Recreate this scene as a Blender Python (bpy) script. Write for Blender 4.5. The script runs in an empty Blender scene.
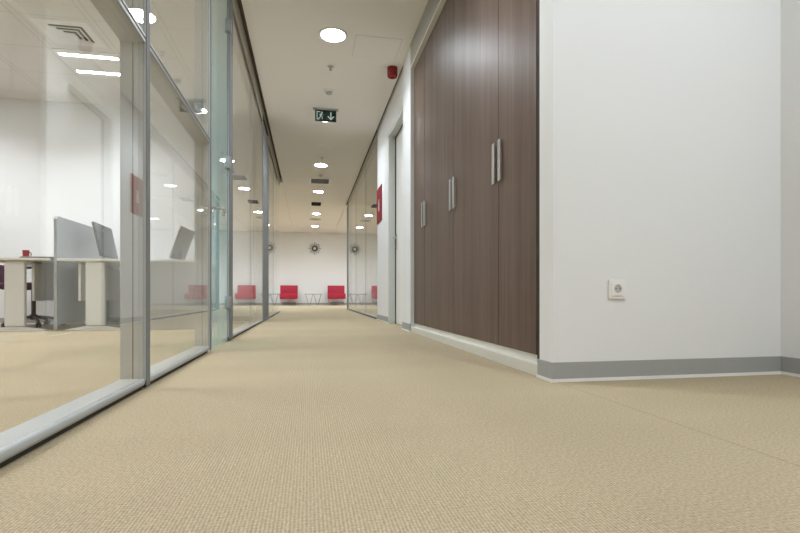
import bpy, bmesh, math, random
from mathutils import Vector, Matrix
random.seed(7)
S = bpy.context.scene
COL = S.collection
PI = math.pi
H = 2.80            # corridor ceiling

# ------------------------------------------------------------------ materials
def nt(name):
    m = bpy.data.materials.new(name); m.use_nodes = True
    t = m.node_tree; t.nodes.clear()
    o = t.nodes.new('ShaderNodeOutputMaterial')
    return m, t, o

def N(t, kind, **kw):
    n = t.nodes.new(kind)
    for k, v in kw.items():
        if k in n.inputs: n.inputs[k].default_value = v
        else: setattr(n, k, v)
    return n

def plain(name, col, rough=0.6, metal=0.0, spec=0.5, bump=0.0, bscale=60.0, var=0.0, vscale=3.0):
    m, t, o = nt(name)
    p = N(t, 'ShaderNodeBsdfPrincipled')
    p.inputs['Base Color'].default_value = (*col, 1)
    p.inputs['Roughness'].default_value = rough
    p.inputs['Metallic'].default_value = metal
    p.inputs['Specular IOR Level'].default_value = spec
    tc = N(t, 'ShaderNodeTexCoord')
    if bump:
        n = N(t, 'ShaderNodeTexNoise'); n.inputs['Scale'].default_value = bscale
        t.links.new(tc.outputs['Object'], n.inputs['Vector'])
        b = N(t, 'ShaderNodeBump'); b.inputs['Strength'].default_value = bump; b.inputs['Distance'].default_value = 0.002
        t.links.new(n.outputs['Fac'], b.inputs['Height']); t.links.new(b.outputs['Normal'], p.inputs['Normal'])
    if var:
        n = N(t, 'ShaderNodeTexNoise'); n.inputs['Scale'].default_value = vscale
        t.links.new(tc.outputs['Object'], n.inputs['Vector'])
        r = N(t, 'ShaderNodeMapRange'); r.inputs['To Min'].default_value = 1 - var; r.inputs['To Max'].default_value = 1 + var
        t.links.new(n.outputs['Fac'], r.inputs['Value'])
        mx = N(t, 'ShaderNodeVectorMath', operation='SCALE'); mx.inputs[0].default_value = col
        t.links.new(r.outputs['Result'], mx.inputs['Scale']); t.links.new(mx.outputs['Vector'], p.inputs['Base Color'])
    t.links.new(p.outputs['BSDF'], o.inputs['Surface'])
    return m

def emit(name, col, s):
    m, t, o = nt(name)
    e = N(t, 'ShaderNodeEmission'); e.inputs['Color'].default_value = (*col, 1); e.inputs['Strength'].default_value = s
    t.links.new(e.outputs['Emission'], o.inputs['Surface'])
    return m

def glass(name, tint=(0.985, 0.99, 0.985), f0=0.04, milk=0.0, milkcol=(0.7, 0.85, 0.82)):
    m, t, o = nt(name)
    g = N(t, 'ShaderNodeNewGeometry')
    d = N(t, 'ShaderNodeVectorMath', operation='DOT_PRODUCT')
    t.links.new(g.outputs['Normal'], d.inputs[0]); t.links.new(g.outputs['Incoming'], d.inputs[1])
    a = N(t, 'ShaderNodeMath', operation='ABSOLUTE'); t.links.new(d.outputs['Value'], a.inputs[0])
    s = N(t, 'ShaderNodeMath', operation='SUBTRACT'); s.inputs[0].default_value = 1; t.links.new(a.outputs[0], s.inputs[1])
    p = N(t, 'ShaderNodeMath', operation='POWER'); p.inputs[1].default_value = 5; t.links.new(s.outputs[0], p.inputs[0])
    f = N(t, 'ShaderNodeMath', operation='MULTIPLY_ADD'); f.inputs[1].default_value = 1 - f0; f.inputs[2].default_value = f0
    t.links.new(p.outputs[0], f.inputs[0])
    tr = N(t, 'ShaderNodeBsdfTransparent'); tr.inputs['Color'].default_value = (*tint, 1)
    gl = N(t, 'ShaderNodeBsdfGlossy'); gl.inputs['Roughness'].default_value = 0.0; gl.inputs['Color'].default_value = (0.97, 0.98, 0.97, 1)
    body = tr.outputs['BSDF']
    if milk:
        df = N(t, 'ShaderNodeBsdfTranslucent'); df.inputs['Color'].default_value = (*milkcol, 1)
        d2 = N(t, 'ShaderNodeBsdfDiffuse'); d2.inputs['Color'].default_value = (*milkcol, 1)
        mm = N(t, 'ShaderNodeMixShader'); t.links.new(df.outputs[0], mm.inputs[1]); t.links.new(d2.outputs[0], mm.inputs[2])
        m2 = N(t, 'ShaderNodeMixShader'); m2.inputs['Fac'].default_value = milk
        t.links.new(body, m2.inputs[1]); t.links.new(mm.outputs[0], m2.inputs[2]); body = m2.outputs[0]
    mx = N(t, 'ShaderNodeMixShader')
    t.links.new(f.outputs[0], mx.inputs['Fac']); t.links.new(body, mx.inputs[1]); t.links.new(gl.outputs['BSDF'], mx.inputs[2])
    t.links.new(mx.outputs['Shader'], o.inputs['Surface'])
    return m

def carpet():
    m, t, o = nt('loop_carpet')
    p = N(t, 'ShaderNodeBsdfPrincipled'); p.inputs['Roughness'].default_value = 0.95; p.inputs['Specular IOR Level'].default_value = 0.15
    tc = N(t, 'ShaderNodeTexCoord'); sx = N(t, 'ShaderNodeSeparateXYZ'); t.links.new(tc.outputs['Object'], sx.inputs[0])
    def math_(op, a, b=None, c=None):
        n = N(t, 'ShaderNodeMath', operation=op)
        for i, v in enumerate((a, b, c)):
            if v is None: continue
            if isinstance(v, (int, float)): n.inputs[i].default_value = v
            else: t.links.new(v, n.inputs[i])
        return n.outputs[0]
    # wobble of the ribs
    nz = N(t, 'ShaderNodeTexNoise'); nz.inputs['Scale'].default_value = 60
    t.links.new(tc.outputs['Object'], nz.inputs['Vector'])
    wob = math_('MULTIPLY', nz.outputs['Fac'], 2.2)
    rib = math_('SINE', math_('MULTIPLY_ADD', sx.outputs['X'], 2 * PI / 0.0062, wob))
    row = math_('SINE', math_('MULTIPLY_ADD', sx.outputs['Y'], 2 * PI / 0.009, wob))
    hgt = math_('ADD', math_('MULTIPLY', rib, 0.72), math_('MULTIPLY', row, 0.22))
    fine = N(t, 'ShaderNodeTexNoise'); fine.inputs['Scale'].default_value = 170; fine.inputs['Detail'].default_value = 2
    t.links.new(tc.outputs['Object'], fine.inputs['Vector'])
    big = N(t, 'ShaderNodeTexNoise'); big.inputs['Scale'].default_value = 1.1; big.inputs['Detail'].default_value = 3
    mp = N(t, 'ShaderNodeMapping'); mp.inputs['Scale'].default_value = (0.35, 1.6, 1)
    t.links.new(tc.outputs['Object'], mp.inputs[0]); t.links.new(mp.outputs[0], big.inputs['Vector'])
    v = math_('ADD', math_('MULTIPLY', hgt, 0.21), math_('MULTIPLY', math_('SUBTRACT', fine.outputs['Fac'], 0.5), 1.0))
    v = math_('ADD', v, math_('MULTIPLY', math_('SUBTRACT', big.outputs['Fac'], 0.5), 0.22))
    # seam of the carpet sheets beside the cupboard wall line
    ds = math_('ABSOLUTE', math_('SUBTRACT', sx.outputs['X'], 0.992))
    seam = math_('LESS_THAN', ds, 0.0022)
    v = math_('SUBTRACT', math_('ADD', v, 1.0), math_('MULTIPLY', seam, 0.28))
    sc = N(t, 'ShaderNodeVectorMath', operation='SCALE'); sc.inputs[0].default_value = CARPET
    t.links.new(v, sc.inputs['Scale']); t.links.new(sc.outputs['Vector'], p.inputs['Base Color'])
    b = N(t, 'ShaderNodeBump'); b.inputs['Strength'].default_value = 0.5; b.inputs['Distance'].default_value = 0.0015
    t.links.new(math_('ADD', hgt, fine.outputs['Fac']), b.inputs['Height']); t.links.new(b.outputs['Normal'], p.inputs['Normal'])
    t.links.new(p.outputs['BSDF'], o.inputs['Surface'])
    return m

def veneer():
    m, t, o = nt('brown_veneer')
    p = N(t, 'ShaderNodeBsdfPrincipled'); p.inputs['Roughness'].default_value = 0.42; p.inputs['Specular IOR Level'].default_value = 0.17
    tc = N(t, 'ShaderNodeTexCoord')
    def nz(sc, scale, det):
        mp = N(t, 'ShaderNodeMapping'); mp.inputs['Scale'].default_value = sc
        n = N(t, 'ShaderNodeTexNoise'); n.inputs['Scale'].default_value = scale; n.inputs['Detail'].default_value = det
        t.links.new(tc.outputs['Object'], mp.inputs[0]); t.links.new(mp.outputs[0], n.inputs['Vector'])
        return n.outputs['Fac']
    a = nz((1, 1, 0.035), 70, 4); b = nz((1, 1, 0.02), 14, 3)
    mx = N(t, 'ShaderNodeMix', data_type='FLOAT'); mx.inputs[0].default_value = 0.5
    t.links.new(a, mx.inputs[2]); t.links.new(b, mx.inputs[3])
    r = N(t, 'ShaderNodeValToRGB'); e = r.color_ramp.elements
    e[0].position = 0.36; e[0].color = (0.108, 0.071, 0.052, 1)
    e[1].position = 0.64; e[1].color = (0.165, 0.116, 0.089, 1)
    t.links.new(mx.outputs[0], r.inputs['Fac']); t.links.new(r.outputs['Color'], p.inputs['Base Color'])
    t.links.new(p.outputs['BSDF'], o.inputs['Surface'])
    return m

def tiles(name, col, x0, y0, step=0.6):
    """metal ceiling tiles: thin joints on a 0.6 m grid, doubled along the corridor"""
    m, t, o = nt(name)
    p = N(t, 'ShaderNodeBsdfPrincipled'); p.inputs['Roughness'].default_value = 0.55
    tc = N(t, 'ShaderNodeTexCoord'); sx = N(t, 'ShaderNodeSeparateXYZ'); t.links.new(tc.outputs['Object'], sx.inputs[0])
    def M(op, a, b=None):
        n = N(t, 'ShaderNodeMath', operation=op)
        for i, v in enumerate((a, b)):
            if v is None: continue
            if isinstance(v, (int, float)): n.inputs[i].default_value = v
            else: t.links.new(v, n.inputs[i])
        return n.outputs[0]
    def line(c, c0, w):
        f = M('FLOORED_MODULO', M('SUBTRACT', c, c0), step)
        d = M('ABSOLUTE', M('SUBTRACT', f, step / 2))
        return M('GREATER_THAN', d, step / 2 - w)
    lx = line(sx.outputs['X'], x0 - 0.025, 0.003); lx2 = line(sx.outputs['X'], x0 + 0.025, 0.003); ly = line(sx.outputs['Y'], y0, 0.003)
    k = M('MAXIMUM', M('MAXIMUM', lx, lx2), ly)
    v = M('SUBTRACT', 1.0, M('MULTIPLY', k, 0.33))
    sc = N(t, 'ShaderNodeVectorMath', operation='SCALE'); sc.inputs[0].default_value = col
    t.links.new(v, sc.inputs['Scale']); t.links.new(sc.outputs['Vector'], p.inputs['Base Color'])
    t.links.new(p.outputs['BSDF'], o.inputs['Surface'])
    return m

CARPET = (0.395, 0.324, 0.214)
M = {
 'carpet': carpet(),
 'wall': plain('white_wall_paint', (0.76, 0.765, 0.765), 0.55, bump=0.05, bscale=180),
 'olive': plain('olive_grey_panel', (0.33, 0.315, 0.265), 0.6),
 'ceil': plain('plaster_ceiling', (0.82, 0.785, 0.735), 0.8, bump=0.04, bscale=120),
 'tiles': tiles('metal_ceiling_tiles', (0.72, 0.70, 0.66), -1.9, 4.7),
 'alu': plain('grey_aluminium', (0.36, 0.37, 0.37), 0.42, 0.35),
 'alul': plain('light_aluminium', (0.60, 0.62, 0.61), 0.38, 0.25),
 'base': plain('grey_baseboard', (0.34, 0.345, 0.335), 0.45),
 'white': plain('white_lacquer', (0.80, 0.80, 0.77), 0.4),
 'cream': plain('cream_trim', (0.66, 0.64, 0.57), 0.5),
 'head': plain('tan_head_profile', (0.42, 0.39, 0.33), 0.5),
 'gap': plain('dark_shadow_gap', (0.11, 0.09, 0.068), 0.8),
 'rubber_shade': plain('dark_rubber_and_gap_shade', (0.03, 0.028, 0.025), 0.7),  # rubber on the door seal, painted gap shade elsewhere
 'glass': glass('clear_glass'),
 'dglass': glass('green_tinted_glass', (0.83, 0.95, 0.965), milk=0.25, milkcol=(0.56, 0.80, 0.85)),
 'gedge': plain('glass_joint', (0.30, 0.33, 0.32), 0.3),
 'wood': veneer(),
 'handle': plain('matt_steel_handle', (0.50, 0.49, 0.48), 0.45, 0.5),
 'steel': plain('satin_steel', (0.62, 0.61, 0.60), 0.3, 0.85),
 'wire': plain('dark_wire', (0.16, 0.16, 0.16), 0.4, 0.6),
 'chrome': plain('chrome', (0.75, 0.76, 0.77), 0.12, 1.0),
 'plastic': plain('white_plastic', (0.80, 0.78, 0.75), 0.35),
 'cap': plain('dark_grey_post_cap', (0.20, 0.205, 0.205), 0.7, 0.0, spec=0.2),
 'sill': plain('blue_grey_sill', (0.42, 0.445, 0.455), 0.4, 0.2),
 'postm': plain('grey_post', (0.40, 0.40, 0.385), 0.55, 0.1),
 'greyp': plain('grey_plastic', (0.42, 0.42, 0.41), 0.5),
 'dark': plain('dark_plastic', (0.035, 0.035, 0.04), 0.45),
 'screen': plain('dark_screen', (0.07, 0.072, 0.075), 0.35),
 'moncase': plain('dark_monitor_case', (0.10, 0.10, 0.105), 0.5),
 'monback': plain('monitor_grey_back', (0.30, 0.30, 0.30), 0.5),
 'divider': plain('grey_divider_fabric', (0.36, 0.375, 0.385), 0.8, bump=0.2, bscale=300),
 'desk': plain('white_laminate', (0.76, 0.745, 0.70), 0.45),
 'red': plain('red_plastic', (0.24, 0.008, 0.012), 0.5),
 'redsign': plain('red_sign', (0.22, 0.016, 0.022), 0.8, spec=0.15),
 'redfab': plain('red_upholstery', (0.36, 0.004, 0.028), 0.6, bump=0.1, bscale=200),
 'plum': plain('dark_plum_fabric', (0.07, 0.022, 0.045), 0.85),
 'signg': plain('dark_green_sign', (0.008, 0.035, 0.026), 0.4),
 'signw': emit('sign_pictogram', (0.80, 1.0, 0.88), 0.075),
 'lamp': emit('downlight_glow', (0.86, 0.93, 1.0), 12.0),
 'lamp_far': emit('lobby_downlight_glow', (0.95, 0.97, 1.0), 34.0),
 'tube': emit('fluorescent_tube', (0.92, 0.96, 1.0), 9.0),
 'black': plain('vent_black', (0.02, 0.02, 0.02), 0.7),
 'ring': plain('downlight_ring', (0.80, 0.80, 0.78), 0.3),
 'brass': plain('bronze_metal', (0.10, 0.09, 0.065), 0.35, 0.6),
 'tint': glass('table_glass', (0.9, 0.93, 0.92)),
}

# ------------------------------------------------------------------ mesh helpers
class MB:
    def __init__(s): s.bm = bmesh.new()
    def box(s, x0, y0, z0, x1, y1, z1, bev=0.0, rot=None, seg=2):
        c = Vector(((x0+x1)/2, (y0+y1)/2, (z0+z1)/2))
        r = bmesh.ops.create_cube(s.bm, size=1.0)
        vs = r['verts']
        for v in vs: v.co = Vector((v.co.x*(x1-x0), v.co.y*(y1-y0), v.co.z*(z1-z0)))
        if bev:
            es = list({e for v in vs for e in v.link_edges})
            rr = bmesh.ops.bevel(s.bm, geom=es, offset=bev, segments=seg, affect='EDGES', profile=0.5)
            vs = list({v for f in rr['faces'] for v in f.verts} | {v for v in vs if v.is_valid})
        mat = Matrix.Translation(c)
        if rot is not None: mat = mat @ rot
        for v in vs: v.co = mat @ v.co
        return s
    def cyl(s, a, b, r0, r1=None, n=24, cap=True):
        a = Vector(a); b = Vector(b); r1 = r0 if r1 is None else r1
        d = b - a; q = d.to_track_quat('Z', 'Y').to_matrix().to_4x4()
        r = bmesh.ops.create_cone(s.bm, cap_ends=cap, segments=n, radius1=r0, radius2=r1, depth=d.length)
        mt = Matrix.Translation((a+b)/2) @ q
        for v in r['verts']: v.co = mt @ v.co
        return s
    def ball(s, c, r, sx=1, sy=1, sz=1, n=16):
        rr = bmesh.ops.create_uvsphere(s.bm, u_segments=n, v_segments=n//2, radius=r)
        for v in rr['verts']: v.co = Vector((v.co.x*sx, v.co.y*sy, v.co.z*sz)) + Vector(c)
        return s
    def lathe(s, c, prof, n=32):
        """prof: (r, z) pairs, spun about the z axis at c"""
        c = Vector(c); rings = []
        for r, z in prof:
            rings.append([s.bm.verts.new(c + Vector((r*math.cos(2*PI*k/n), r*math.sin(2*PI*k/n), z))) for k in range(n)] if r > 1e-6
                         else [s.bm.verts.new(c + Vector((0, 0, z)))])
        for A, B in zip(rings, rings[1:]):
            for k in range(n):
                k2 = (k+1) % n
                if len(A) > 1 and len(B) > 1: s.bm.faces.new((A[k], A[k2], B[k2], B[k]))
                elif len(A) > 1: s.bm.faces.new((A[k], A[k2], B[0]))
                elif len(B) > 1: s.bm.faces.new((A[0], B[k2], B[k]))
        return s
    def tube(s, pts, r, n=10):
        pts = [Vector(p) for p in pts]
        rings = []
        for i, p in enumerate(pts):
            d = (pts[min(i+1, len(pts)-1)] - pts[max(i-1, 0)]).normalized()
            u = d.orthogonal().normalized() if i == 0 else (U - d*U.dot(d)).normalized()
            U = u; w = d.cross(u)
            rings.append([s.bm.verts.new(p + r*(math.cos(2*PI*k/n)*u + math.sin(2*PI*k/n)*w)) for k in range(n)])
        for A, B in zip(rings, rings[1:]):
            for k in range(n): s.bm.faces.new((A[k], A[(k+1) % n], B[(k+1) % n], B[k]))
        s.bm.faces.new(rings[0][::-1]); s.bm.faces.new(rings[-1])
        return s
    def prism(s, pts, off):
        """pts: planar outline of 3-D points, extruded by off"""
        off = Vector(off)
        A = [s.bm.verts.new(Vector(p)) for p in pts]; B = [s.bm.verts.new(Vector(p)+off) for p in pts]
        s.bm.faces.new(A[::-1]); s.bm.faces.new(B)
        for k in range(len(A)):
            k2 = (k+1) % len(A); s.bm.faces.new((A[k], A[k2], B[k2], B[k]))
        return s
    def build(s, name, mat, parent=None, smooth=False):
        bmesh.ops.recalc_face_normals(s.bm, faces=s.bm.faces)
        me = bpy.data.meshes.new(name); s.bm.to_mesh(me); s.bm.free()
        me.materials.append(M[mat])
        if smooth:
            for p in me.polygons: p.use_smooth = True
            try: me.set_sharp_from_angle(angle=math.radians(35))
            except Exception: pass
        o = bpy.data.objects.new(name, me); COL.objects.link(o)
        if parent: o.parent = parent
        return o

def thing(name, label, cat, loc=(0, 0, 0), rz=0, group=None):
    o = bpy.data.objects.new(name, None); COL.objects.link(o); o.empty_display_size = 0.1
    o.location = loc; o.rotation_euler = (0, 0, rz); o['label'] = label; o['category'] = cat
    if group: o['group'] = group
    return o
def tag(o, label, cat, group=None):
    o['label'] = label; o['category'] = cat
    if group: o['group'] = group
    return o
def dup(root, loc, label):
    r = root.copy(); COL.objects.link(r); r.location = loc; r['label'] = label
    for ch in list(root.children):
        c = ch.copy(); COL.objects.link(c); c.parent = r
        for g in list(ch.children):
            d = g.copy(); COL.objects.link(d); d.parent = c
    return r
def struct(name, mb, mat, label=None, cat=None):
    o = mb.build(name, mat); o['kind'] = 'structure'
    if label: o['label'] = label; o['category'] = cat
    return o
def sroot(name, label, cat, loc=(0, 0, 0)):
    o = thing(name, label, cat, loc); o['kind'] = 'structure'; return o

# ------------------------------------------------------------------ shell
XL, XR, XP, XC = -0.600, 1.01, 0.975, 1.01     # left frame face, right wall, pier face, cupboard doors
YF = 18.8; YB = -5.0
XO = -6.2; XE = 5.2
struct('floor', MB().box(XO-.2, YB-.2, -0.12, XE+.2, YF+.2, 0), 'carpet', 'beige ribbed loop carpet running the whole length of the corridor', 'floor')
struct('ceiling', MB().box(-0.548, 1.8, H, 0.985, YF, H+.12).box(-0.548, YB, H, 2.286, 1.8, H+.12),
       'ceil', 'plain matt plaster ceiling above the corridor', 'ceiling')
struct('ceiling_office', MB().box(XO, YB, H, -0.735, 10.5, H+.12), 'tiles', 'metal tile ceiling of the office behind the glass', 'ceiling')
struct('ceiling_lobby', MB().box(XO, 10.54, H-.02, -0.548, YF, H+.14).box(.985, 12.92, H-.02, XE, YF, H+.14), 'ceil', 'side ceilings of the far waiting area', 'ceiling')
struct('ceiling_side_room', MB().box(1.10, 7.1, H, XE, 12.9, H+.12), 'ceil', 'ceiling of the room behind the right glass', 'ceiling')
struct('trim_1', MB().box(-0.735, YB, H+.045, -0.548, 10.54, H+.12).box(-0.735, 10.46, H, -0.60, 10.54, H+.05), 'gap', 'dark shadow gap along the left ceiling edge', 'trim')
struct('trim_2', MB().box(0.985, 4.95, H+.045, 1.10, 12.92, H+.12), 'gap', 'dark shadow gap along the right ceiling edge', 'trim')

struct('wall_far', MB().box(XO, YF, 0, XE, YF+.2, H+.2), 'wall', 'white end wall behind the red chairs', 'wall')
struct('wall_back', MB().box(XO, YB-.2, 0, 2.3, YB, H+.1), 'wall')
struct('wall_office_far', MB().box(XO, 6.75, 0, -0.735, 6.90, H), 'wall', 'white rear wall of the office behind the desks', 'wall')
struct('wall_office_left', MB().box(XO-.2, YB, 0, XO, YF, H+.2), 'wall')
struct('wall_lobby_left', MB().box(XO, 10.4, 0, -0.75, 10.5, H+.1), 'wall')
struct('wall_right', MB().box(XR, 6.07, 0, XR+.14, 7.1, H+.1).box(XR, 4.95, 2.42, XR+.14, 6.07, H+.1), 'wall',
       'white right wall carrying the red sign', 'wall')
struct('wall_pier', MB().box(XP, 4.57, 0, 1.75, 4.95, H), 'wall', 'narrow white pier between brown cupboards and door', 'wall')
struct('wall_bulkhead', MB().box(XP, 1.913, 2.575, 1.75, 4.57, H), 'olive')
struct('trim_7', MB().box(XP-.003, 1.914, 2.558, XC+.003, 4.569, 2.5745, bev=.001), 'cream', 'pale edge strip above the brown cupboards', 'trim')
struct('wall_front', MB().box(XP, 1.80, 0, 2.286, 1.913, H), 'wall', 'white wall with the socket, right foreground', 'wall')
struct('wall_right_near', MB().box(2.086, YB, 0, 2.286, 1.80, H), 'wall', 'white side wall at the right picture edge', 'wall')
struct('wall_cupboard_back', MB().box(1.64, 1.913, 0, 1.75, 4.57, 2.57), 'wall')
struct('wall_side_room', MB().box(1.15, 7.0, 0, XE, 7.1, H+.1).box(1.10, 12.86, 0, XE, 12.95, H+.1), 'wall')
struct('wall_lobby_right', MB().box(XE, 7.0, 0, XE+.2, YF, H+.2), 'wall')

def bb(name, runs, label=None):
    """grey skirting with a thin white foot strip"""
    r = sroot(name, label or 'grey skirting with white foot strip', 'baseboard')
    a = MB(); b = MB()
    for k, (x0, y0, x1, y1) in enumerate(runs):
        a.box(x0, y0, 0.012, x1, y1, 0.080 - .0004*k)
        e = 0.004 - .0006*k
        b.box(x0-e, y0-e, 0.0, x1+e, y1+e, 0.013 - .0004*k)
    a.build('skirting_board', 'base', r); b.build('foot_strip', 'white', r)
bb('baseboard_front', [(XP-.008, 1.792, 2.08, 1.80), (XP-.0075, 1.7995, XP, 1.918)], 'grey baseboard under the socket wall')
bb('baseboard_right_near', [(2.078, YB, 2.086, 1.79)], 'grey baseboard at the right picture edge')
bb('baseboard_right', [(XR-.008, 6.10, XR, 7.1)], 'grey baseboard under the red sign')
bb('baseboard_pier', [(XP-.008, 4.565, XP, 4.955), (XP, 4.95, XR, 4.958)], 'grey baseboard at the foot of the pier')
bb('baseboard_far', [(XO, YF-.008, XE, YF)], 'grey baseboard along the end wall')
bb('baseboard_office', [(XO, 6.742, -0.735, 6.75)], 'grey baseboard along the office rear wall')
struct('trim_3', MB().box(0.977, 1.914, 0, 1.62, 4.568, 0.052, bev=.002).box(1.016, 1.914, 0.05, 1.62, 4.568, 0.084), 'cream', 'cream plinth under the brown cupboards', 'trim')
struct('trim_4', MB().box(1.012, 1.914, 0.052, 1.04, 2.008, 2.57), 'rubber_shade')  # dark filler painting the shade of the gap beside the cupboards

# ------------------------------------------------------------------ glass partitions
XI = -0.690
def post(mb_, y0, y1, x0=XI, x1=XL, z0=0.03, z1=2.70):
    mb_.box(x0, y0, z0, x1, y1, z1, bev=.003)

def partition(n, label, y0, y1, joints, post_ys, transom=None, side=-1, endpost=None):
    """one glazed bay; side -1 left of the corridor, +1 right"""
    r = sroot('window_%d' % n, label, 'glass partition')
    fx, ix = (XL, XI) if side < 0 else (XR-.01, XR+.085)
    lo, hi = min(fx, ix), max(fx, ix)
    g0, g1 = (fx-.012, fx-.004) if side < 0 else (fx+.006, fx+.014)
    MB().box(lo, y0, 0.014, hi, y1, 0.042, bev=.011, seg=4).build('sill_profile', 'sill', r, True)
    MB().box(lo+.02, y0, 0.0, hi-.014, y1, 0.023).build('shadow_strip', 'rubber_shade', r)  # near-black strip paints the shade of the recess under the sill
    MB().box(lo, y0, 2.70, hi, y1, H, bev=.002).build('head_profile', 'head', r)
    ends = [y0] + joints + [y1]
    for a, b in zip(ends, ends[1:]):
        if transom:
            MB().box(g0, a+.001, 0.042, g1, b-.001, transom).build('pane', 'glass', r)
            MB().box(g0, a+.001, transom+.032, g1, b-.001, 2.70).build('pane', 'glass', r)
        else:
            MB().box(g0, a+.002, 0.042, g1, b-.002, 2.70).build('pane', 'glass', r)
    if transom:
        t = MB().box(lo, y0, transom, hi-.0, y1, transom+.032, bev=.003)
        t.build('transom', 'alu', r)
        MB().box(hi-.001, y0, transom+.014, hi+.0015, y1, transom+.020).build('transom_groove', 'gap', r)
    for j in joints:
        MB().box(g0-.001, j-.002, 0.042, g1+.001, j+.002, 2.70).build('silicone_joint', 'gedge', r)
    for (a, b) in post_ys:
        p = MB(); post(p, a, b, lo, hi); po = p.build('post', 'postm', r)
        fxx = fx if side < 0 else fx
        q = MB().box(min(fxx, fxx-side*0.003)-.0, a+.0, 0.012, max(fxx, fxx-side*0.003), b, 2.70)
        q.build('post_cap', 'cap', po)
        MB().box((lo+hi)/2-.002, a-.0015, 0.035, (lo+hi)/2+.002, a+.001, 2.70).build('post_groove', 'gap', po)
    return r

partition(1, 'nearest clear glass bay left, the desks seen through its lower pane', -1.6, 1.950, [], [(1.950, 1.990)], 1.298)
partition(2, 'second clear glass bay left, ending at the green glass door', 1.990, 3.140, [], [(3.140, 3.175)], 1.298)
partition(3, 'third clear glass bay left, just beyond the green glass door', 4.04, 6.68, [5.35], [(3.87, 4.04), (6.68, 7.56)])
partition(4, 'farthest clear glass bay left, its frameless edge beside the red chair', 7.56, 10.5, [8.7], [])
partition(5, 'long clear glass bay on the right beyond the red sign', 7.10, 12.35, [8.6, 10.4], [(12.35, 12.75)], side=1)
struct('trim_5', MB().box(XI, 3.175, 2.70, XL, 3.87, H, bev=.002), 'head', 'head profile above the glass door', 'trim')
struct('trim_6', MB().box(-0.60, YB, H-.002, -0.59, 10.5, H+.045), 'head')

# glass door
d1 = sroot('door_1', 'frameless green tinted glass door between the left glass bays', 'door')
leaf = MB().box(-0.618, 3.180, 0.012, -0.606, 3.862, 2.695, bev=.001).build('glass_leaf', 'dglass', d1)
h = MB()
h.cyl((-0.622, 3.235, 0.912), (-0.602, 3.235, 0.912), 0.026)
h.cyl((-0.606, 3.235, 0.912), (-0.545, 3.235, 0.912), 0.010)
h.tube([(-0.545, 3.227, 0.912), (-0.542, 3.26, 0.912), (-0.542, 3.33, 0.912), (-0.546, 3.352, 0.909), (-0.556, 3.358, 0.897), (-0.558, 3.360, 0.882)], 0.0095)
h.build('handle', 'chrome', leaf, True)
for z in (0.30, 1.37, 2.42):
    MB().box(-0.625, 3.83, z-.045, -0.590, 3.88, z+.045, bev=.004).cyl((-0.590, 3.868, z-.05), (-0.590, 3.868, z+.05), .009).build('hinge', 'alu', d1, True)
MB().box(-0.622, 3.182, 0.83, -0.602, 3.25, 0.875, bev=.004).build('lock_case', 'steel', d1)

# right hand door
d2 = sroot('door_2', 'closed white door in a grey metal frame beside the red sign', 'door')
f = MB()
f.box(XR-.008, 6.0, 0, XR+.13, 6.075, 2.42, bev=.002).box(XR-.008, 4.955, 0, XR+.13, 4.99, 2.42, bev=.002).box(XR-.008, 4.955, 2.36, XR+.13, 6.075, 2.425, bev=.002)
f.build('door_frame', 'alul', d2)
MB().box(XR+.082, 4.985, 0, XR+.090, 6.0, 2.36).box(XR+.07, 5.992, 0, XR+.095, 6.0, 2.36).box(XR+.07, 4.985, 2.352, XR+.095, 6.0, 2.36).build('seal', 'rubber_shade', d2)
leaf = MB().box(XR+.080, 4.998, 0.005, XR+.12, 5.985, 2.350).build('door_leaf', 'white', d2)
h = MB().box(XR+.074, 5.905, .93, XR+.081, 5.945, 1.13, bev=.002)
h.cyl((XR+.08, 5.925, 1.08), (XR+.03, 5.925, 1.08), .010).tube([(XR+.03, 5.93, 1.08), (XR+.028, 5.88, 1.08), (XR+.030, 5.80, 1.08)], .009)
h.cyl((XR+.081, 5.925, .97), (XR+.066, 5.925, .97), .012)
h.build('handle', 'steel', leaf, True)

# ------------------------------------------------------------------ wardrobes
def wardrobe(y0, ym, y1, label):
    w = thing('wardrobe', label, 'wardrobe', ((XC+1.6)/2, (y0+y1)/2, 0.084), 0, 'brown built-in cupboards')
    ox, oy, oz = w.location
    def L(mb_, n, m, p=w, smooth=False):
        for v in mb_.bm.verts: v.co -= Vector((ox, oy, oz))
        return mb_.build(n, m, p, smooth)
    b = MB().box(XC+.024, y0+.001, .084, 1.62, y1-.001, 2.555)
    L(b, 'body', 'wood')
    for (a, c, hy) in ((y0, ym, ym-.042), (ym, y1, ym+.042)):
        ga = .0026 if a == ym else .0006; gc = .0026 if c == ym else .0006
        d = L(MB().box(XC, a+ga, .085, XC+.02, c-gc, 2.552), 'door', 'wood')
        L(MB().box(XC-.016, hy-.018, .965, XC-.012, hy+.018, 1.185, bev=.001).box(XC-.013, hy-.010, .97, XC, hy-.006, 1.18), 'handle', 'handle', d)
wardrobe(2.012, 2.452, 2.865, 'brown veneer cupboard nearest the socket wall, with the two largest bar handles')
wardrobe(2.865, 3.275, 3.705, 'middle brown veneer cupboard between its two matching neighbours')
wardrobe(3.705, 4.140, 4.563, 'farthest brown veneer cupboard, against the narrow white pier')

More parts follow.
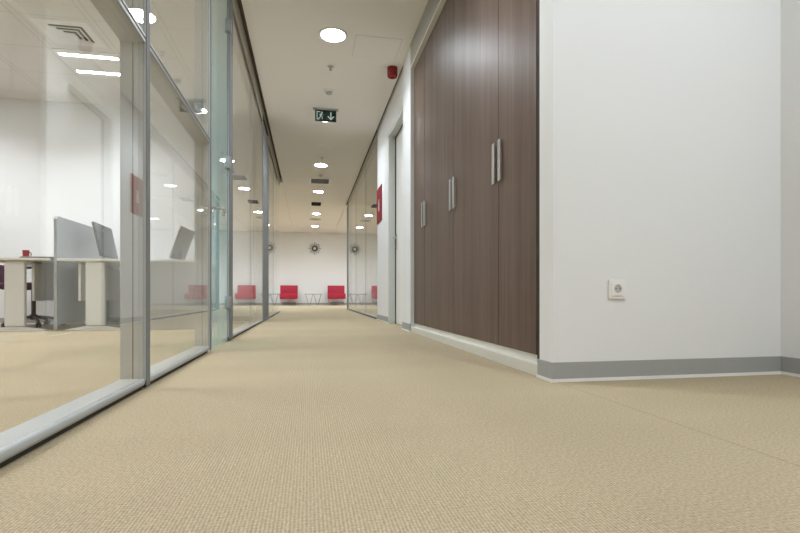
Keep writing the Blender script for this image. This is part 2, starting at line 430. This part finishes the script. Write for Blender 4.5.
# ------------------------------------------------------------------ socket
s = thing('wall_socket', 'white square wall socket on the white wall above the grey baseboard', 'socket', (1.262, 1.80, .377))
MB().box(-.040, -.010, -.040, .040, 0, .040, bev=.003).build('plate', 'plastic', s)
MB().box(-.029, -.0125, -.029, .029, -.009, .029, bev=.0015).build('insert', 'plastic', s)
rg = MB(); rg.lathe((0, 0, 0), [(.0195, 0), (.0205, .0015), (.0195, .0025), (.0175, .0025), (.0170, 0), (.0170, -.002)], 32)
for v in rg.bm.verts: v.co = Matrix.Rotation(PI/2, 4, 'X') @ v.co + Vector((0, -.0115, .004))
rg.build('well_rim', 'plastic', s, True)
MB().cyl((0, -.0122, .004), (0, -.0128, .004), .0172).build('well', 'greyp', s)
MB().cyl((-.0095, -.0125, .004), (-.0095, -.0138, .004), .0026, n=12).cyl((.0095, -.0125, .004), (.0095, -.0138, .004), .0026, n=12).build('pin_holes', 'black', s)
MB().box(-.018, -.0135, -.0265, .018, -.0124, -.0245).build('shutter_line', 'greyp', s)

# ------------------------------------------------------------------ red sign on the right wall
s = thing('fire_sign', 'square red sign with white marks on the white wall, right of the corridor', 'sign', (XR, 6.86, 1.665), 0)
MB().box(-.012, -.23, -.25, 0, .23, .25, bev=.003).build('panel', 'redsign', s)
a = MB()
# white extinguisher pictogram
a.box(-.0135, -.022, -.09, -.0115, .022, .04).box(-.0135, -.008, .04, -.0115, .008, .065).box(-.0135, -.035, .062, -.0115, .02, .072)
a.build('pictogram', 'white', s)

# ------------------------------------------------------------------ ceiling fittings
def downlight(loc, label, mat='lamp'):
    t = thing('downlight', label, 'downlight', loc, 0, 'recessed corridor downlights')
    MB().lathe((0, 0, 0), [(.112, -.001), (.112, -.008), (.128, -.010), (.134, -.006), (.135, 0), (.112, -.001)], 48).build('trim_ring', 'ring', t, True)
    MB().cyl((0, 0, -.0055), (0, 0, -.0035), .111, n=48).build('diffuser', mat, t)
    la = bpy.data.lights.new('bulb', 'AREA'); la.shape = 'DISK'; la.size = .20; la.energy = 2.7; la.color = (0.86, 0.93, 1.0); la.spread = math.radians(138)
    lo_ = bpy.data.objects.new('bulb', la); COL.objects.link(lo_); lo_.parent = t; lo_.location = (0, 0, -.009)
    return t
p = downlight((.226, 4.54, H), 'nearest round ceiling downlight in view, beside the square hatch')
for (y, lab) in ((6.70, 'round ceiling downlight just behind the hanging exit sign'),
                 (9.10, 'round ceiling downlight between the exit sign and the square air grille'),
                 (11.4, 'round ceiling downlight just beyond the square air grille'),
                 (14.5, 'round ceiling downlight just beyond the dark ceiling vent'),
                 (17.1, 'farthest round ceiling downlight, before the end wall'),
                 (2.30, 'round ceiling downlight before the brown cupboards, above the picture'),
                 (-3.4, 'unseen ceiling downlight added behind the photographer as soft fill')):  # the one behind the camera is unseen, added for soft fill light
    dup(p, (.226, y, H), lab)
for (x, y, lab) in ((1.40, -2.9, 'unseen ceiling downlight added far behind to light the socket wall'), (1.38, 0.25, 'round ceiling downlight in the wide part of the corridor near the socket wall')):  # far-back lamp is unseen, added to brighten the socket wall
    q = dup(p, (x, y, H), lab)
    for c in q.children:
        if c.type == 'LIGHT':
            c.data = c.data.copy(); c.data.spread = PI; c.data.energy = 6.0 if y < 0 else 4.6
for (x, y, lab) in ((-2.6, 14.5, 'unseen downlight added at the left side of the waiting area'), (3.0, 14.5, 'unseen downlight added at the right side of the waiting area'),
                  (-2.6, 17.2, 'unseen downlight added in the left rear corner of the waiting area'), (3.0, 17.2, 'unseen downlight added in the right rear corner of the waiting area'),
                  (-1.5, 12.4, 'unseen downlight added just past the frameless glass edge'), (1.9, 16.2, 'unseen downlight added right of the waiting area centre'), (-1.5, 16.2, 'unseen downlight added left of the waiting area centre')):  # unseen lamps added to whiten the end wall
    q = dup(p, (x, y, H-.02), lab)
    for c in q.children:
        if c.type == 'LIGHT':
            c.data = c.data.copy(); c.data.energy = 5.2
for (x, y, lab) in ((-2.4, 8.6, 'round ceiling downlight in the second office on the left'),):
    dup(p, (x, y, H), lab)
dup(p, (3.0, 10.0, H), 'round ceiling downlight in the room behind the right glass')

h = thing('access_hatch', 'flush square ceiling hatch beside the nearest downlight', 'hatch', (.66, 4.70, H))
MB().box(-.22, -.20, -.002, .22, .20, .004).build('panel', 'ceil', h)
e = MB()
for q in ((-.223, -.203, .223, -.200), (-.223, .200, .223, .203), (-.223, -.203, -.220, .203), (.220, -.203, .223, .203)):
    e.box(q[0], q[1], -.0012, q[2], q[3], 0)
e.build('joint', 'greyp', h)

def sprinkler(y, lab):
    t = thing('sprinkler', lab, 'sprinkler', (.232, y, H), 0, 'ceiling sprinklers')
    MB().lathe((0, 0, 0), [(0, .004), (.034, .004), (.034, -.004), (.018, -.008), (.010, -.012), (.010, -.018), (0, -.018)], 24).build('rosette', 'steel', t, True)
    MB().cyl((0, 0, -.016), (0, 0, -.034), .006, n=12).cyl((0, 0, -.036), (0, 0, -.034), .018, n=16).build('head', 'greyp', t, True)
sprinkler(5.18, 'small sprinkler head between the nearest downlight and the smoke detector')
sprinkler(8.60, 'small sprinkler head on the ceiling beyond the exit sign')
def smoke(y, lab):
    t = thing('smoke_detector', lab, 'smoke detector', (.24, y, H), 0, 'ceiling smoke detectors')
    MB().lathe((0, 0, 0), [(0, .004), (.056, .004), (.056, -.012), (.050, -.020), (0, -.020)], 32).build('base', 'plastic', t, True)
    MB().lathe((0, 0, 0), [(.040, -.019), (.038, -.036), (.026, -.046), (0, -.048)], 32).build('sensor_cap', 'greyp', t, True)
smoke(5.78, 'white round smoke detector just before the exit sign')
smoke(9.80, 'round smoke detector just before the square air grille')

t = thing('exit_sign', 'hanging green exit sign with running figure and down arrow', 'exit sign', (.222, 6.36, H))
MB().box(-.165, -.03, -.018, .165, .03, 0, bev=.003).build('ceiling_plate', 'greyp', t)
pn = MB().box(-.137, -.008, -.165, .137, .008, -.018, bev=.002).build('panel', 'signg', t)
# pictograms, lit from inside
a = MB(); yy = -.0095; dy = (0, .0015, 0)
def quad(pts): a.prism([(x, yy, z) for x, z in pts], dy)
cx, cz = -.066, -.092
def bar(x0, z0, x1, z1, w):
    d = Vector((x1-x0, z1-z0)); n = Vector((-d.y, d.x)).normalized()*w/2
    quad([(x0+n.x, z0+n.y), (x1+n.x, z1+n.y), (x1-n.x, z1-n.y), (x0-n.x, z0-n.y)])
# door opening outline
bar(cx-.046, cz-.050, cx-.046, cz+.052, .010); bar(cx-.051, cz+.048, cx-.004, cz+.048, .010); bar(cx-.051, cz-.048, cx-.012, cz-.048, .010)
# running figure
quad([(cx+.018+.010*math.cos(2*PI*k/12), cz+.040+.010*math.sin(2*PI*k/12)) for k in range(12)])
bar(cx+.010, cz+.026, cx-.002, cz-.010, .017)
bar(cx+.008, cz+.022, cx+.034, cz+.006, .007); bar(cx+.006, cz+.022, cx-.022, cz+.010, .007)
bar(cx-.002, cz-.008, cx+.020, cz-.022, .009); bar(cx+.020, cz-.020, cx+.022, cz-.048, .008)
bar(cx-.002, cz-.008, cx-.014, cz-.032, .009); bar(cx-.012, cz-.030, cx-.030, cz-.038, .008)
a.build('running_figure', 'signw', pn); a = MB()
# arrow
bx = .066
bar(bx, cz+.050, bx, cz-.030, .014)
bar(bx-.040, cz-.004, bx+.003, cz-.048, .014); bar(bx+.040, cz-.004, bx-.003, cz-.048, .014)
a.build('down_arrow', 'signw', pn)

t = thing('alarm_sounder', 'red round alarm sounder on the ceiling near the right wall', 'alarm', (.885, 5.08, H))
MB().cyl((0, 0, -.014), (0, 0, .004), .056, n=32).build('base', 'red', t, True)
MB().lathe((0, 0, 0), [(.053, -.014), (.055, -.03), (.055, -.085), (.048, -.100), (0, -.102)], 32).build('body', 'red', t, True)
MB().cyl((0, 0, -.1015), (0, 0, -.106), .022, n=24).build('lens', 'redsign', t, True)

t = thing('ceiling_speaker', 'flat round speaker grille on the ceiling beyond the exit sign', 'speaker', (.24, 7.95, H))
MB().lathe((0, 0, 0), [(.105, 0), (.105, -.006), (.095, -.010), (0, -.010)], 40).build('rim', 'ring', t, True)
MB().cyl((0, 0, -.0102), (0, 0, -.0115), .085, n=40).build('grille', 'ceil', t)

def grille(name, lab, loc, w, d, frame, slat):
    t = thing(name, lab, 'air vent', loc)
    f = MB(); b = .045 if w > .35 else .012
    f.box(-w/2, -d/2, -.012, -w/2+b, d/2, 0, bev=.002).box(w/2-b, -d/2, -.012, w/2, d/2, 0, bev=.002)
    f.box(-w/2+b, -d/2, -.012, w/2-b, -d/2+b, 0, bev=.002).box(-w/2+b, d/2-b, -.012, w/2-b, d/2, 0, bev=.002)
    f.build('frame', frame, t)
    MB().box(-w/2+b, -d/2+b, -.003, w/2-b, d/2-b, 0).build('backing', 'black', t)
    n = 6; 
    for k in range(n):
        y = -d/2 + b + (d-2*b)*(k+.5)/n
        MB().box(-w/2+b, y-.004, -.016, w/2-b, y+.004, -.004, rot=Matrix.Rotation(.6, 4, 'X')).build('slat', slat, t)
grille('ceiling_grille', 'square white air grille on the ceiling between two far downlights', (.24, 10.35, H), .46, .52, 'ring', 'greyp')
grille('ceiling_vent', 'small dark ceiling vent above the waiting area', (.20, 12.95, H), .25, .45, 'black', 'black')
t = thing('round_diffuser', 'flat round air diffuser between the two farthest downlights', 'air vent', (.21, 15.55, H))
MB().lathe((0, 0, 0), [(0, .004), (.19, .004), (.18, -.012), (.14, -.004), (.14, -.010), (.10, -.016), (.10, -.006), (.06, -.020), (0, -.022)], 40).build('cone', 'greyp', t, True)

# ------------------------------------------------------------------ office behind the left glass
def desk(x, y0, y1, label, kind='T', panel_dx=0.0, w=.66):
    t = thing('desk', label, 'desk', (x, (y0+y1)/2, 0), 0, 'office desks')
    L = (y1-y0)/2
    MB().box(-w/2, -L, .705, w/2, L, .730, bev=.003).build('tabletop', 'desk', t)
    if kind == 'T':
        for s_ in (-1, 1):
            yy = s_*(L-.07)
            lg = MB().box(-.09, yy-.025, .045, .09, yy+.025, .705, bev=.012, seg=3).build('leg', 'desk', t)
            ft = MB().prism([(-.27, yy-.03, 0), (-.27, yy-.03, .010), (-.10, yy-.03, .040), (.10, yy-.03, .040), (.27, yy-.03, .010), (.27, yy-.03, 0)], (0, .06, 0))
            ft.build('foot', 'desk', lg)
        MB().box(panel_dx-.012, -L+.16, .30, panel_dx+.012, L-.12, .69, bev=.002).build('modesty_panel', 'desk', t)
        MB().box(panel_dx-.012 if panel_dx > 0 else panel_dx-.012, -L+.155, .68, panel_dx+.012, -L+.3, .705).build('bracket', 'greyp', t)
    else:
        for s_ in (-1, 1):
            yy = s_*(L-.02)
            MB().box(-w/2+.01, yy-.015, 0, w/2-.01, yy+.015, .705, bev=.002).build('side_panel', 'greyp', t)
        MB().box(w/2-.05, -L+.04, .25, w/2-.03, L-.04, .70).build('modesty_panel', 'greyp', t)
    return t
desk(-2.88, 5.37, 6.70, 'white T-leg desk left of the grey divider, dark keyboard on it', panel_dx=.11)
desk(-2.15, 5.37, 6.70, 'white T-leg desk right of the grey divider, monitor on it', panel_dx=-.19)
desk(-1.42, 5.35, 6.62, 'desk with grey side panels close behind the second glass bay', kind='P', w=.60)

t = thing('desk_divider', 'tall grey divider screen standing between the two white desks', 'divider', (-2.51, 6.06, 0))
MB().prism([(-.014, -.65, .06), (-.014, .65, .06), (-.014, .65, 1.13), (-.014, .62, 1.16), (-.014, -.62, 1.16), (-.014, -.65, 1.13)], (.028, 0, 0)).build('panel', 'divider', t)
MB().box(-.015, -.651, 0, .015, -.63, .70).build('support_post', 'alu', t)
MB().box(-.015, .63, 0, .015, .651, .70).build('support_post', 'alu', t)

def monitor(x, y, rz, tilt, label, back=False, w=.58, hh=.37):
    t = thing('monitor', label, 'monitor', (x, y, .730), rz, 'office monitors')
    MB().box(-.10, -.12, 0, .10, .12, .012, bev=.004).build('foot', 'greyp' if not back else 'monback', t)
    MB().box(-.055, -.025, .010, -.030, .025, .20, bev=.004).build('stand', 'greyp' if not back else 'monback', t)
    R = Matrix.Translation((0, 0, .03 if back else .05)) @ Matrix.Rotation(-tilt, 4, 'Y')
    b = MB().box(-.012, -w/2, 0, .012, w/2, hh, bev=.003)
    for v in b.bm.verts: v.co = R @ v.co
    bo = b.build('case', 'monback' if back else 'moncase', t)
    s_ = MB().box(.0125, -w/2+.016, .018, .0135, w/2-.016, hh-.016)
    for v in s_.bm.verts: v.co = R @ v.co
    s_.build('screen', 'screen', bo)
monitor(-2.20, 5.92, math.radians(4), math.radians(12), 'dark grey monitor leaning back on the desk right of the divider')
monitor(-1.46, 5.80, math.radians(178), math.radians(19), 'grey monitor seen from behind through the second glass bay', back=True, w=.50, hh=.37)

k = thing('keyboard', 'dark flat keyboard on the desk left of the grey divider', 'keyboard', (-2.74, 5.50, .730), 0)
MB().box(-.10, -.075, 0, .20, .075, .014, bev=.003).build('case', 'dark', k)
MB().box(-.09, -.062, .013, .19, .062, .019, bev=.002).build('keys', 'greyp', k)
k = thing('red_mug', 'small red mug on the desk left of the grey divider', 'mug', (-2.88, 5.62, .730))
MB().lathe((0, 0, 0), [(0, .002), (.024, 0), (.027, .004), (.029, .095), (.026, .095), (.024, .010), (0, .008)], 24).build('cup', 'red', k, True)
MB().tube([(.027, 0, .076), (.045, 0, .070), (.049, 0, .050), (.043, 0, .030), (.026, 0, .024)], .004).build('handle', 'red', k, True)

def office_chair(x, y, rz, label, low=False):
    t = thing('office_chair', label, 'chair', (x, y, 0), rz, 'office chairs at the desk')
    b = MB()
    for k in range(5):
        a_ = 2*PI*k/5 + .3; c_, s_ = math.cos(a_), math.sin(a_)
        b.tube([(.02*c_, .02*s_, .115), (.14*c_, .14*s_, .10), (.28*c_, .28*s_, .070)], .016, 8)
    b.cyl((0, 0, .08), (0, 0, .14), .035)
    bo = b.build('star_base', 'dark', t, True)
    for k in range(5):
        a_ = 2*PI*k/5 + .3; c_, s_ = math.cos(a_), math.sin(a_)
        n_ = Vector((-s_, c_, 0)); p_ = Vector((.28*c_, .28*s_, .028))
        MB().cyl(p_-n_*.022, p_-n_*.006, .028, n=16).cyl(p_+n_*.006, p_+n_*.022, .028, n=16).cyl(p_, p_+Vector((0, 0, .045)), .008, n=8).build('castor', 'dark', bo, True)
    MB().cyl((0, 0, .13), (0, 0, .42), .022).build('gas_column', 'dark', t, True)
    MB().box(-.23, -.24, .42, .25, .24, .50, bev=.03, seg=4).build('seat', 'plum', t, True)
    MB().tube([(-.15, 0, .42), (-.27, 0, .43), (-.30, 0, .52), (-.29, 0, .70 if not low else .58)], .02, 8).build('back_support', 'dark', t, True)
    bk = MB().box(-.035, -.22, 0, .035, .22, .48 if not low else .26, bev=.03, seg=4)
    for v in bk.bm.verts: v.co = Matrix.Translation((-.26, 0, .56 if not low else .44)) @ Matrix.Rotation(-.12, 4, 'Y') @ v.co
    bk.build('backrest', 'plum', t, True)
    for s_ in (-1, 1):
        MB().tube([(0, s_*.22, .44), (0, s_*.28, .46), (-.02, s_*.29, .64), (-.10, s_*.29, .66), (.12, s_*.29, .66)], .014, 8).build('armrest', 'dark', t, True)
    return t
office_chair(-3.44, 5.32, 0.25, 'dark plum office chair at the left picture edge, beside the desk')
office_chair(-3.10, 6.20, 0.0, 'low-backed dark plum office chair pushed under the desk left of the divider', True)

t = thing('fluorescent_fitting', 'square two-tube fluorescent ceiling light in the office', 'ceiling light', (-2.2, 5.6, H), 0, 'office fluorescent lights')
MB().box(-.297, -.297, -.004, .297, .297, .003, bev=.001).build('tray', 'white', t)
for dy_ in (-.19, .19):
    lv = MB().box(-.270, dy_-.024, -.0055, .270, dy_+.024, -.0038).build('tube', 'tube', t)
    for sx_ in (-1, 1):
        MB().box(sx_*.283-.012, dy_-.02, -.008, sx_*.283+.012, dy_+.02, -.0038, bev=.001).build('tube_cap', 'plastic', lv)
    la = bpy.data.lights.new('tube_light', 'AREA'); la.shape = 'RECTANGLE'; la.size = .54; la.size_y = .045; la.energy = 2.6
    la.color = (0.92, 0.95, 1.0); la.spread = math.radians(135)
    lo_ = bpy.data.objects.new('tube_light', la); COL.objects.link(lo_); lo_.parent = t; lo_.location = (0, dy_, -.009)
for (x, y, lab) in ((-4.0, 5.6, 'square two-tube ceiling light deep in the office, left of the picture'), (-2.2, 2.6, 'square two-tube ceiling light over the near office floor, above the picture'),
                    (-4.0, 2.6, 'square two-tube ceiling light over the far office side, left of the picture'), (-2.2, -.4, 'square two-tube ceiling light in the office beside the photographer'), (-4.0, -.4, 'square two-tube ceiling light in the office, left behind the photographer')):
    dup(t, (x, y, H), lab)

t = thing('square_diffuser', 'square air diffuser with dark L-shaped slots on the office ceiling', 'air vent', (-2.18, 4.97, H))
MB().box(-.225, -.225, -.004, .225, .225, .004, bev=.001).build('plate', 'white', t)
for k, (lx, ly) in enumerate(((.27, .27), (.18, .19), (.10, .12))):
    cx_, cy_ = .145-.045*k, -.13+.05*k
    MB().prism([(cx_-lx, cy_-.010, -.0062), (cx_+.010, cy_-.010, -.0062), (cx_+.010, cy_+ly, -.0062), (cx_-.010, cy_+ly, -.0062), (cx_-.010, cy_+.010, -.0062), (cx_-lx, cy_+.010, -.0062)], (0, 0, .0025)).build('slot', 'black', t)
    MB().prism([(cx_-lx, cy_+.012, -.012), (cx_-.012, cy_+.012, -.012), (cx_-.012, cy_+ly, -.012), (cx_-.018, cy_+ly, -.012), (cx_-.018, cy_+.018, -.012), (cx_-lx, cy_+.018, -.012)], (0, 0, .0085)).build('vane', 'white', t)

# ------------------------------------------------------------------ waiting area at the far end
def lounge_chair(x, label):
    t = thing('lounge_chair', label, 'chair', (x, 18.25, 0), 0, 'red lounge chairs')
    MB().box(-.322, -.32, .25, .322, .30, .44, bev=.015, seg=3).build('seat', 'redfab', t, True)
    bk = MB().box(-.322, -.05, 0, .322, .05, .41, bev=.015, seg=3)
    for v in bk.bm.verts: v.co = Matrix.Translation((0, .27, .34)) @ Matrix.Rotation(-.12, 4, 'X') @ v.co
    bk.build('backrest', 'redfab', t, True)
    for s_ in (-1, 1):
        xx = s_*.29
        MB().tube([(xx, -.26, .25), (xx, -.28, .02), (xx, -.25, .012), (xx, .30, .012), (xx, .32, .03), (xx, .26, .25)], .011, 8).build('sled_leg', 'chrome', t, True)
    MB().tube([(-.29, -.27, .24), (.29, -.27, .24)], .010, 8).build('cross_bar', 'chrome', t, True)
    MB().tube([(-.29, .28, .10), (.29, .28, .10)], .010, 8).build('cross_bar', 'chrome', t, True)
lounge_chair(-.72, 'red lounge chair left of the glass side table')
lounge_chair(1.04, 'red lounge chair right of the glass side table')
t = thing('side_table', 'low glass side table with thin crossed wire legs, between the red chairs', 'table', (.18, 18.25, 0))
MB().box(-.33, -.25, .425, .33, .25, .435, bev=.002).build('tabletop', 'tint', t)
MB().tube([(-.32, -.24, .418), (.32, -.24, .418), (.32, .24, .418), (-.32, .24, .418), (-.32, -.24, .418)], .007, 8).build('rim_frame', 'wire', t)
for s_ in (-1, 1):
    for xs in (-1, 1):
        MB().tube([(xs*.29, s_*.22, .418), (xs*.17, s_*.20, .010), (xs*.12, s_*.20, .010), (xs*.02, s_*.22, .418)], .006, 8).build('wire_leg', 'wire', t)

t = thing('wall_clock', 'sunburst wall clock with white centre on the end wall', 'clock', (.235, YF, 2.18))
def fy(m):
    for v in m.bm.verts: v.co = Matrix.Rotation(PI/2, 4, 'X') @ v.co
    return m
fy(MB().lathe((0, 0, 0), [(.055, .012), (.11, .012), (.115, .02), (.11, .035), (.06, .035), (.055, .03), (.055, .012)], 40)).build('ring', 'brass', t, True)
fy(MB().cyl((0, 0, 0), (0, 0, .022), .056, n=32)).build('dial', 'white', t)
ry = MB()
for k in range(16):
    a_ = 2*PI*k/16; r1 = .23 if k % 2 == 0 else .19
    ry.cyl((.105*math.cos(a_), .105*math.sin(a_), .02), (r1*math.cos(a_), r1*math.sin(a_), .02), .006, .010, n=8)
    ry.ball((r1*math.cos(a_), r1*math.sin(a_), .02), .013, n=8)
fy(ry).build('rays', 'brass', t, True)
hd = MB().box(-.002, -.002, .023, .002, .04, .025).box(-.002, -.002, .023, .03, .002, .025)
fy(hd).build('hands', 'black', t)

# ------------------------------------------------------------------ camera, world, view
cam = bpy.data.cameras.new('camera'); co = bpy.data.objects.new('camera', cam); COL.objects.link(co)
co.location = (0, 0, .35); co.rotation_euler = (PI/2, 0, -math.atan(91.5/480))
cam.sensor_width = 36; cam.lens = 21.6; cam.shift_y = 29.5/800; cam.clip_start = .02
S.camera = co
w = bpy.data.worlds.new('world'); S.world = w; w.use_nodes = True
w.node_tree.nodes['Background'].inputs[0].default_value = (0, 0, 0, 1)
S.view_settings.view_transform = 'Standard'; S.view_settings.look = 'None'
S.view_settings.gamma = 1; S.view_settings.use_curve_mapping = False
S.view_settings.exposure = 2.55
S.cycles.max_bounces = 14; S.cycles.diffuse_bounces = 6; S.cycles.glossy_bounces = 6; S.cycles.transparent_max_bounces = 24
S.cycles.sample_clamp_indirect = 6
